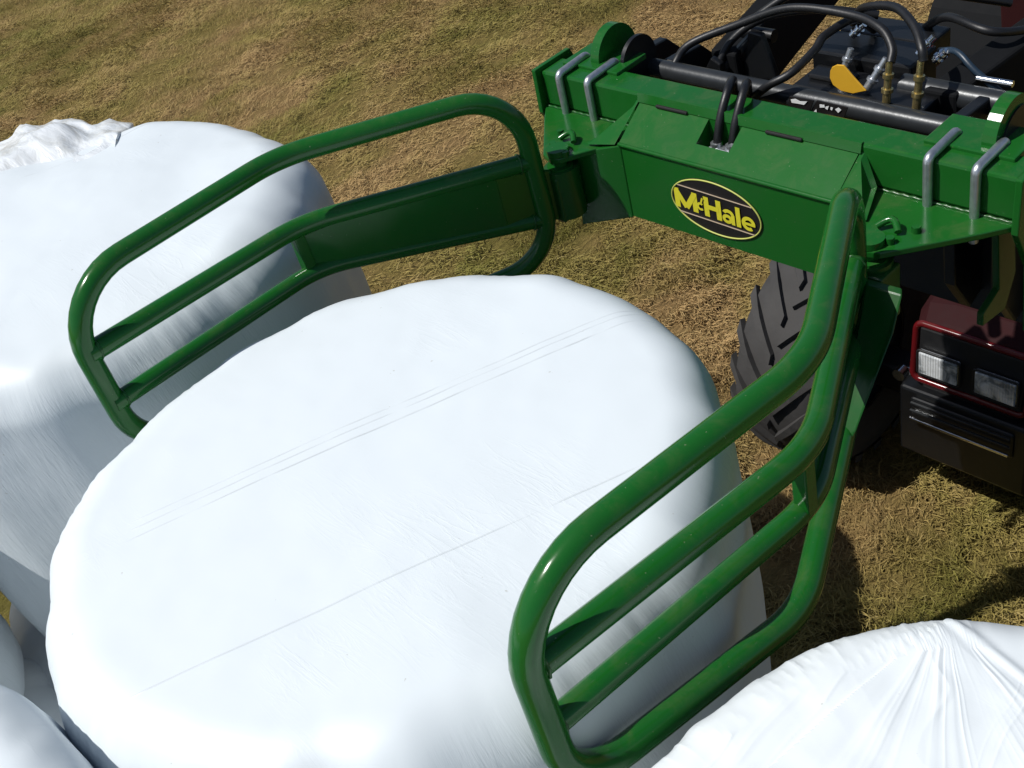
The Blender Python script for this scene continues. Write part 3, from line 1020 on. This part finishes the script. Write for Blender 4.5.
def wheel(cx, cy, R, W, rimr, side, name='front_wheel', lugs=18):
    cz = G + R
    hub = MB(); hub.cyl((cx - side * .10, cy, cz), (cx + side * .09, cy, cz), .13, 20)
    h = hub.build(name, M['black'], trac, bevel=.01)
    t = MB()
    h2 = W / 2
    prof = [(-h2 * .72, rimr), (-h2 * .98, rimr + (R - rimr) * .35), (-h2, R * .86), (-h2 * .86, R * .945), (-h2 * .4, R * .958), (h2 * .4, R * .958),
            (h2 * .86, R * .945), (h2, R * .86), (h2 * .98, rimr + (R - rimr) * .35), (h2 * .72, rimr)]
    t.revolve(prof, (cx, cy, cz), 'x', 64)
    for k in range(lugs * 2):
        sd = 1 if k % 2 else -1
        a0 = 2 * math.pi * (k / 2) / lugs
        steps = 6
        pts = []
        for i in range(steps + 1):
            u = i / steps
            x = sd * (0.04 * h2 + u * h2 * 1.0)
            a = a0 - u * (1.25 * h2 / R)
            rtop = R * (1.006 - .07 * max(0, u - .55) / .45)
            rbot = R * (.945 - .075 * max(0, u - .6) / .4)
            tw = .028 * (1 + .35 * u) / R * (R / .5)
            for (aa, rr) in ((a - tw, rbot), (a - tw * .7, rtop), (a + tw * .7, rtop), (a + tw, rbot)):
                pts.append((cx + x, cy + rr * math.cos(aa), cz + rr * math.sin(aa)))
        fs = []
        for i in range(steps):
            for q in range(3):
                fs.append((i * 4 + q, i * 4 + q + 1, i * 4 + q + 5, i * 4 + q + 4))
        fs.append((0, 1, 2, 3)); fs.append(tuple(steps * 4 + q for q in (3, 2, 1, 0)))
        t.add(pts, fs, False)
    t.build('tyre', M['tyre'], h)
    r = MB()
    r.revolve([(-h2 * .75, rimr * .97), (-h2 * .75, rimr * 1.03), (-h2 * .55, rimr * .93), (-h2 * .1, rimr * .86), (side * h2 * .2, rimr * .5), (side * h2 * .2, .05)], (cx, cy, cz), 'x', 40)
    r.revolve([(h2 * .75, rimr * .97), (h2 * .75, rimr * 1.03), (h2 * .55, rimr * .93), (h2 * .1, rimr * .86)], (cx, cy, cz), 'x', 40)
    r.build('rim', M['steel_dark'], h)
    return h


for s in (-1, 1):
    wheel(s * .66, 1.84, .50, .40, .27, s, lugs=19)
    wheel(s * .80, 3.95, .80, .50, .45, s, 'rear_wheel', 20)
# cab and mudguards behind
mb = MB(); mb.box((0, 3.98, -.25), (.95, 1.05, .80))
mb.build('cab_base', M['black'], trac, bevel=.02)
for s in (-1, 1):
    for (y, z0_) in ((3.50, .10), (4.50, .10)):
        mb = MB(); mb.bar((s * .52, y, z0_), (s * .50, y + (.03 if y < 4 else -.03), 1.45), .07, .07, up=(0, 1, 0))
        mb.build('cab_pillar', M['red'], trac, bevel=.01)
    mb = MB()
    arcs = [(s * .55, 3.95 + .88 * math.cos(t), G + .80 + .88 * math.sin(t)) for t in np.linspace(.25, 2.9, 14)]
    inner = [(p[0], 3.95 + (p[1] - 3.95) * .965, G + .80 + (p[2] - G - .80) * .965) for p in arcs]
    mb.prism(arcs + inner[::-1], (s * .50, 0, 0))
    mb.build('mudguard', M['black_matt'], trac, bevel=.004)
    mb = MB(); mb.box((s * .515, 4.0, .75), (.012, .92, 1.25)); mb.build('side_window', M['dark_glass'], trac)
mb = MB(); mb.box((0, 3.51, .78), (.96, .012, 1.25)); mb.build('windscreen', M['dark_glass'], trac)
mb = MB(); mb.box((0, 4.0, 1.50), (1.20, 1.20, .12)); mb.build('cab_roof', M['red'], trac, bevel=.04)
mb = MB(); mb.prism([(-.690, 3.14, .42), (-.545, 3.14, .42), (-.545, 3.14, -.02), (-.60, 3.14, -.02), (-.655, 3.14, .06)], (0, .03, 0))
mb.build('side_panel', M['red_dull_shaded'], trac, bevel=.01)
mb = MB(); mb.cyl((.30, 2.75, -.10), (.30, 2.75, .95), .035, 14); mb.build('exhaust', M['black'], trac)

# ------------------------------------------------------------------ front loader on the tractor
load = thing('front_loader', (0, 2.0, Z0 + .6), 'black front loader carriage and arms with hydraulic hoses behind the green beam', 'loader')
mb = MB(); mb.cyl((-.535, .782, 1.128), (.53, .782, 1.128), .026, 18)
mb.build('hitch_tube', M['steel_dark'], load)
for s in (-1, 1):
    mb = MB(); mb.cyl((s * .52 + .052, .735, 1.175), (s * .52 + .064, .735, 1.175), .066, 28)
    mb.build('ear_shade_disc', M['black'], load, bevel=.003)  # added black discs stand in for the shaded faces of the hitch ears
mb = MB(); mb.cyl((.20, .935, 1.118), (.62, .935, 1.118), .030, 18); mb.cyl((-.62, .97, .93), (.62, .97, .93), .045, 18)
mb.build('cross_tube', M['steel_dark'], load)
mb = MB(); mb.cyl((.365, .975, 1.148), (.45, .975, 1.148), .008, 12)
mb.build('latch_rod', M['chrome'], load)
mb = MB(); mb.box((0, .93, .78), (1.24, .03, .50))
mb.build('shade_sheet', M['black'], load, bevel=.004)  # added sheet, sized to keep the sun off the tractor nose
for s in (-1, 1):
    for x in (.40, .52):
        mb = MB()
        mb.prism([(s * x, .755, 1.10), (s * x, .80, 1.150), (s * x, .92, 1.14), (s * x, 1.04, 1.02), (s * x, .98, .62), (s * x, .86, .58), (s * x, .78, .70)], (s * .03, 0, 0))
        mb.build('carriage_plate', M['black'], load, bevel=.004)
    mb = MB()
    ins = [(.270, .90, 1.14), (.385, 1.60, 1.19), (.43, 2.3, 1.10), (.432, 3.25, .72), (.432, 3.25, .50), (.43, 2.3, .90), (.385, 1.60, 1.00), (.270, .92, .94)]
    q = [(s * x, y, z) for x, y, z in ins]
    k = len(q)
    w = s * .085
    pts = q + [(x + w, y, z) for x, y, z in q]
    quads = [(0, 1, 6, 7), (1, 2, 5, 6), (2, 3, 4, 5)]
    mb.add(pts, quads + [tuple(i + k for i in f) for f in quads] + [(i, (i + 1) % k, k + (i + 1) % k, k + i) for i in range(k)])
    mb.build('loader_arm', M['black_matt'], load, bevel=.008)
    mb = MB(); mb.cyl((s * .38, 1.15, .80), (s * .42, 1.75, .52), .022, 14)
    mb.build('piston_rod', M['chrome'], load)
    mb = MB(); mb.cyl((s * .42, 1.75, .52), (s * .463, 2.75, -.15), .042, 16)
    mb.build('lift_cylinder', M['black'], load)
    mb = MB()
    mb.prism([(s * .42, 3.12, .78), (s * .42, 3.36, .78), (s * .42, 3.36, -.70), (s * .42, 3.12, -.70)], (s * .11, 0, 0))
    mb.build('loader_tower', M['black'], load, bevel=.01)
# left linkage triangle beyond the hitch tube
mb = MB()
mb.prism([(-.285, .93, 1.055), (-.245, .93, 1.195), (-.205, .93, 1.190), (-.165, .93, 1.07)], (.0, .02, 0))
mb.prism([(-.40, .87, 1.03), (-.33, .87, 1.135), (-.30, .87, 1.12), (-.30, .87, 1.03)], (.0, .02, 0))
mb.cyl((-.30, .98, 1.165), (-.20, .98, 1.165), .018, 12)
mb.build('linkage_plate', M['black'], load, bevel=.004)
mb = MB(); mb.bar((-.335, .88, 1.07), (-.255, .97, 1.17), .022, .022)
mb.build('parallel_link', M['steel_dark'], load, bevel=.004)
# valve body under the hoses
mb = MB()
mb.box((.13, .895, 1.075), (.36, .12, .10)); mb.box((.06, 1.03, 1.10), (.28, .12, .10)); mb.box((.04, 1.16, 1.10), (.26, .10, .08))
mb.box((.03, .90, 1.132), (.12, .05, .012))
mb.build('valve_body', M['black'], load, bevel=.006)
for (x, y, z, dx, dy, h, mt) in ((.060, .885, 1.135, .016, .025, .072, 'zinc'), (.145, .865, 1.135, .035, .03, .070, 'zinc'), (.216, .835, 1.128, .002, .012, .100, 'brass'),
                                 (.290, .840, 1.125, .003, .014, .112, 'brass'), (.02, 1.00, 1.19, .03, .01, .03, 'chrome'), (.20, 1.00, 1.17, .03, .02, .04, 'chrome'), (.245, 1.00, 1.16, .03, .0, .03, 'chrome')):
    mb = MB()
    a = Vector((x, y, z)); b = Vector((x + dx, y + dy, z + h))
    for t0, t1, r in ((0, .25, .010), (.25, .34, .014), (.34, .6, .009), (.6, .7, .013), (.7, 1, .008)):
        mb.cyl(a.lerp(b, t0), a.lerp(b, t1), r, 10)
    mb.build('hose_coupling', M[mt], load)
# yellow half-moon guard
mb = MB()
yl = [(.062, 1.179), (.068, 1.190), (.081, 1.198), (.100, 1.200), (.128, 1.172), (.159, 1.144), (.123, 1.130), (.090, 1.131), (.068, 1.143), (.060, 1.160)]
mb.prism([(x, .84, z) for x, z in yl], (.0, .005, 0))
mb.build('guard_plate', M['yellow'], load, bevel=.0015)
# black stickers with worn white marks
SY = .725
marks = [
    ([(.018, 1.123), (.024, 1.162), (.092, 1.164), (.072, 1.121)],
     [[(.029, 1.156), (.042, 1.160), (.055, 1.156), (.075, 1.159), (.066, 1.149), (.053, 1.149), (.031, 1.148)], [(.034, 1.130), (.053, 1.131), (.051, 1.1245), (.032, 1.124)]]),
    ([(.066, 1.108), (.098, 1.163), (.181, 1.161), (.160, 1.108)],
     [[(.075, 1.118), (.097, 1.142), (.099, 1.121)], [(.107, 1.156), (.120, 1.157), (.121, 1.151), (.107, 1.148)], [(.123, 1.153), (.132, 1.157), (.128, 1.146), (.122, 1.149)],
      [(.137, 1.155), (.143, 1.154), (.140, 1.147), (.136, 1.149)], [(.149, 1.152), (.158, 1.158), (.165, 1.153), (.157, 1.144)], [(.123, 1.131), (.139, 1.133), (.137, 1.123), (.122, 1.123)]])]
for k, (plate, ms) in enumerate(marks):
    mb = MB(); mb.prism([(x, SY + .004 * k, z) for x, z in plate], (0, .004, 0))
    st = mb.build('sticker_plate', M['decal_black'], load)
    for mk in ms:
        q = MB(); q.prism([(x, SY + .004 * k - .0012, z) for x, z in mk], (0, -.001, 0))
        q.build('white_mark', M['white_mark'], st)
    mb = MB(); mb.box(((plate[0][0] + plate[3][0]) / 2, SY + .03, 1.112), (.03, .05, .012))
    mb.build('sticker_bracket', M['black'], load)


def catmull(pts, n=10):
    P = [Vector(p) for p in pts]
    P = [P[0] * 2 - P[1]] + P + [P[-1] * 2 - P[-2]]
    out = []
    for i in range(1, len(P) - 2):
        for k in range(n):
            t = k / n
            a, b, c, d = P[i - 1], P[i], P[i + 1], P[i + 2]
            out.append(.5 * ((2 * b) + (c - a) * t + (2 * a - 5 * b + 4 * c - d) * t * t + (-a + 3 * b - 3 * c + d) * t ** 3))
    out.append(P[-2])
    return out


hoses = [
    [(-.40, .86, .98), (-.405, .80, 1.06), (-.392, .785, 1.12), (-.388, .80, 1.150), (-.375, .85, 1.178), (-.264, .90, 1.221), (-.11, .93, 1.276), (.063, .93, 1.282), (.162, .90, 1.276), (.212, .868, 1.250), (.222, .845, 1.225)],
    [(.02, 1.10, 1.16), (.03, 1.00, 1.235), (.012, .90, 1.236), (.015, .85, 1.222), (.004, .765, 1.200), (-.045, .735, 1.172), (-.10, .745, 1.120), (-.13, .80, 1.05), (-.13, .90, .96)],
    [(-.04, 1.10, 1.17), (.04, 1.02, 1.255), (.15, .98, 1.290), (.235, .92, 1.285), (.285, .87, 1.262), (.297, .858, 1.235)],
    [(.24, 1.03, 1.17), (.30, 1.00, 1.19), (.36, .98, 1.16), (.44, .99, 1.10), (.52, 1.05, 1.02)],
    [(.10, 1.20, 1.13), (.20, 1.14, 1.20), (.34, 1.10, 1.20), (.40, 1.3, 1.14), (.43, 1.8, .98)],
    [(-.06, .540, 1.10), (-.056, .560, 1.17), (-.064, .61, 1.222), (-.105, .68, 1.205), (-.155, .74, 1.135), (-.20, .80, 1.03), (-.21, .88, .96)],
    [(-.02, .545, 1.10), (-.014, .565, 1.17), (-.022, .615, 1.222), (-.062, .68, 1.205), (-.110, .74, 1.135), (-.16, .80, 1.03), (-.17, .88, .96)],
    [(-.33, .86, 1.06), (-.30, .92, 1.16), (-.22, .98, 1.215), (-.10, 1.04, 1.225), (.02, 1.12, 1.19)],
    [(-.27, .95, 1.20), (-.15, 1.02, 1.275), (.0, 1.08, 1.30), (.16, 1.12, 1.27), (.30, 1.25, 1.20)],
]
for k, h in enumerate(hoses):
    mb = MB(); mb.tube(catmull(h), .0108 if k != 3 else .008, seg=10)
    mb.build('hydraulic_hose', M['blue_hose'] if k == 3 else M['rubber_hose'], load)
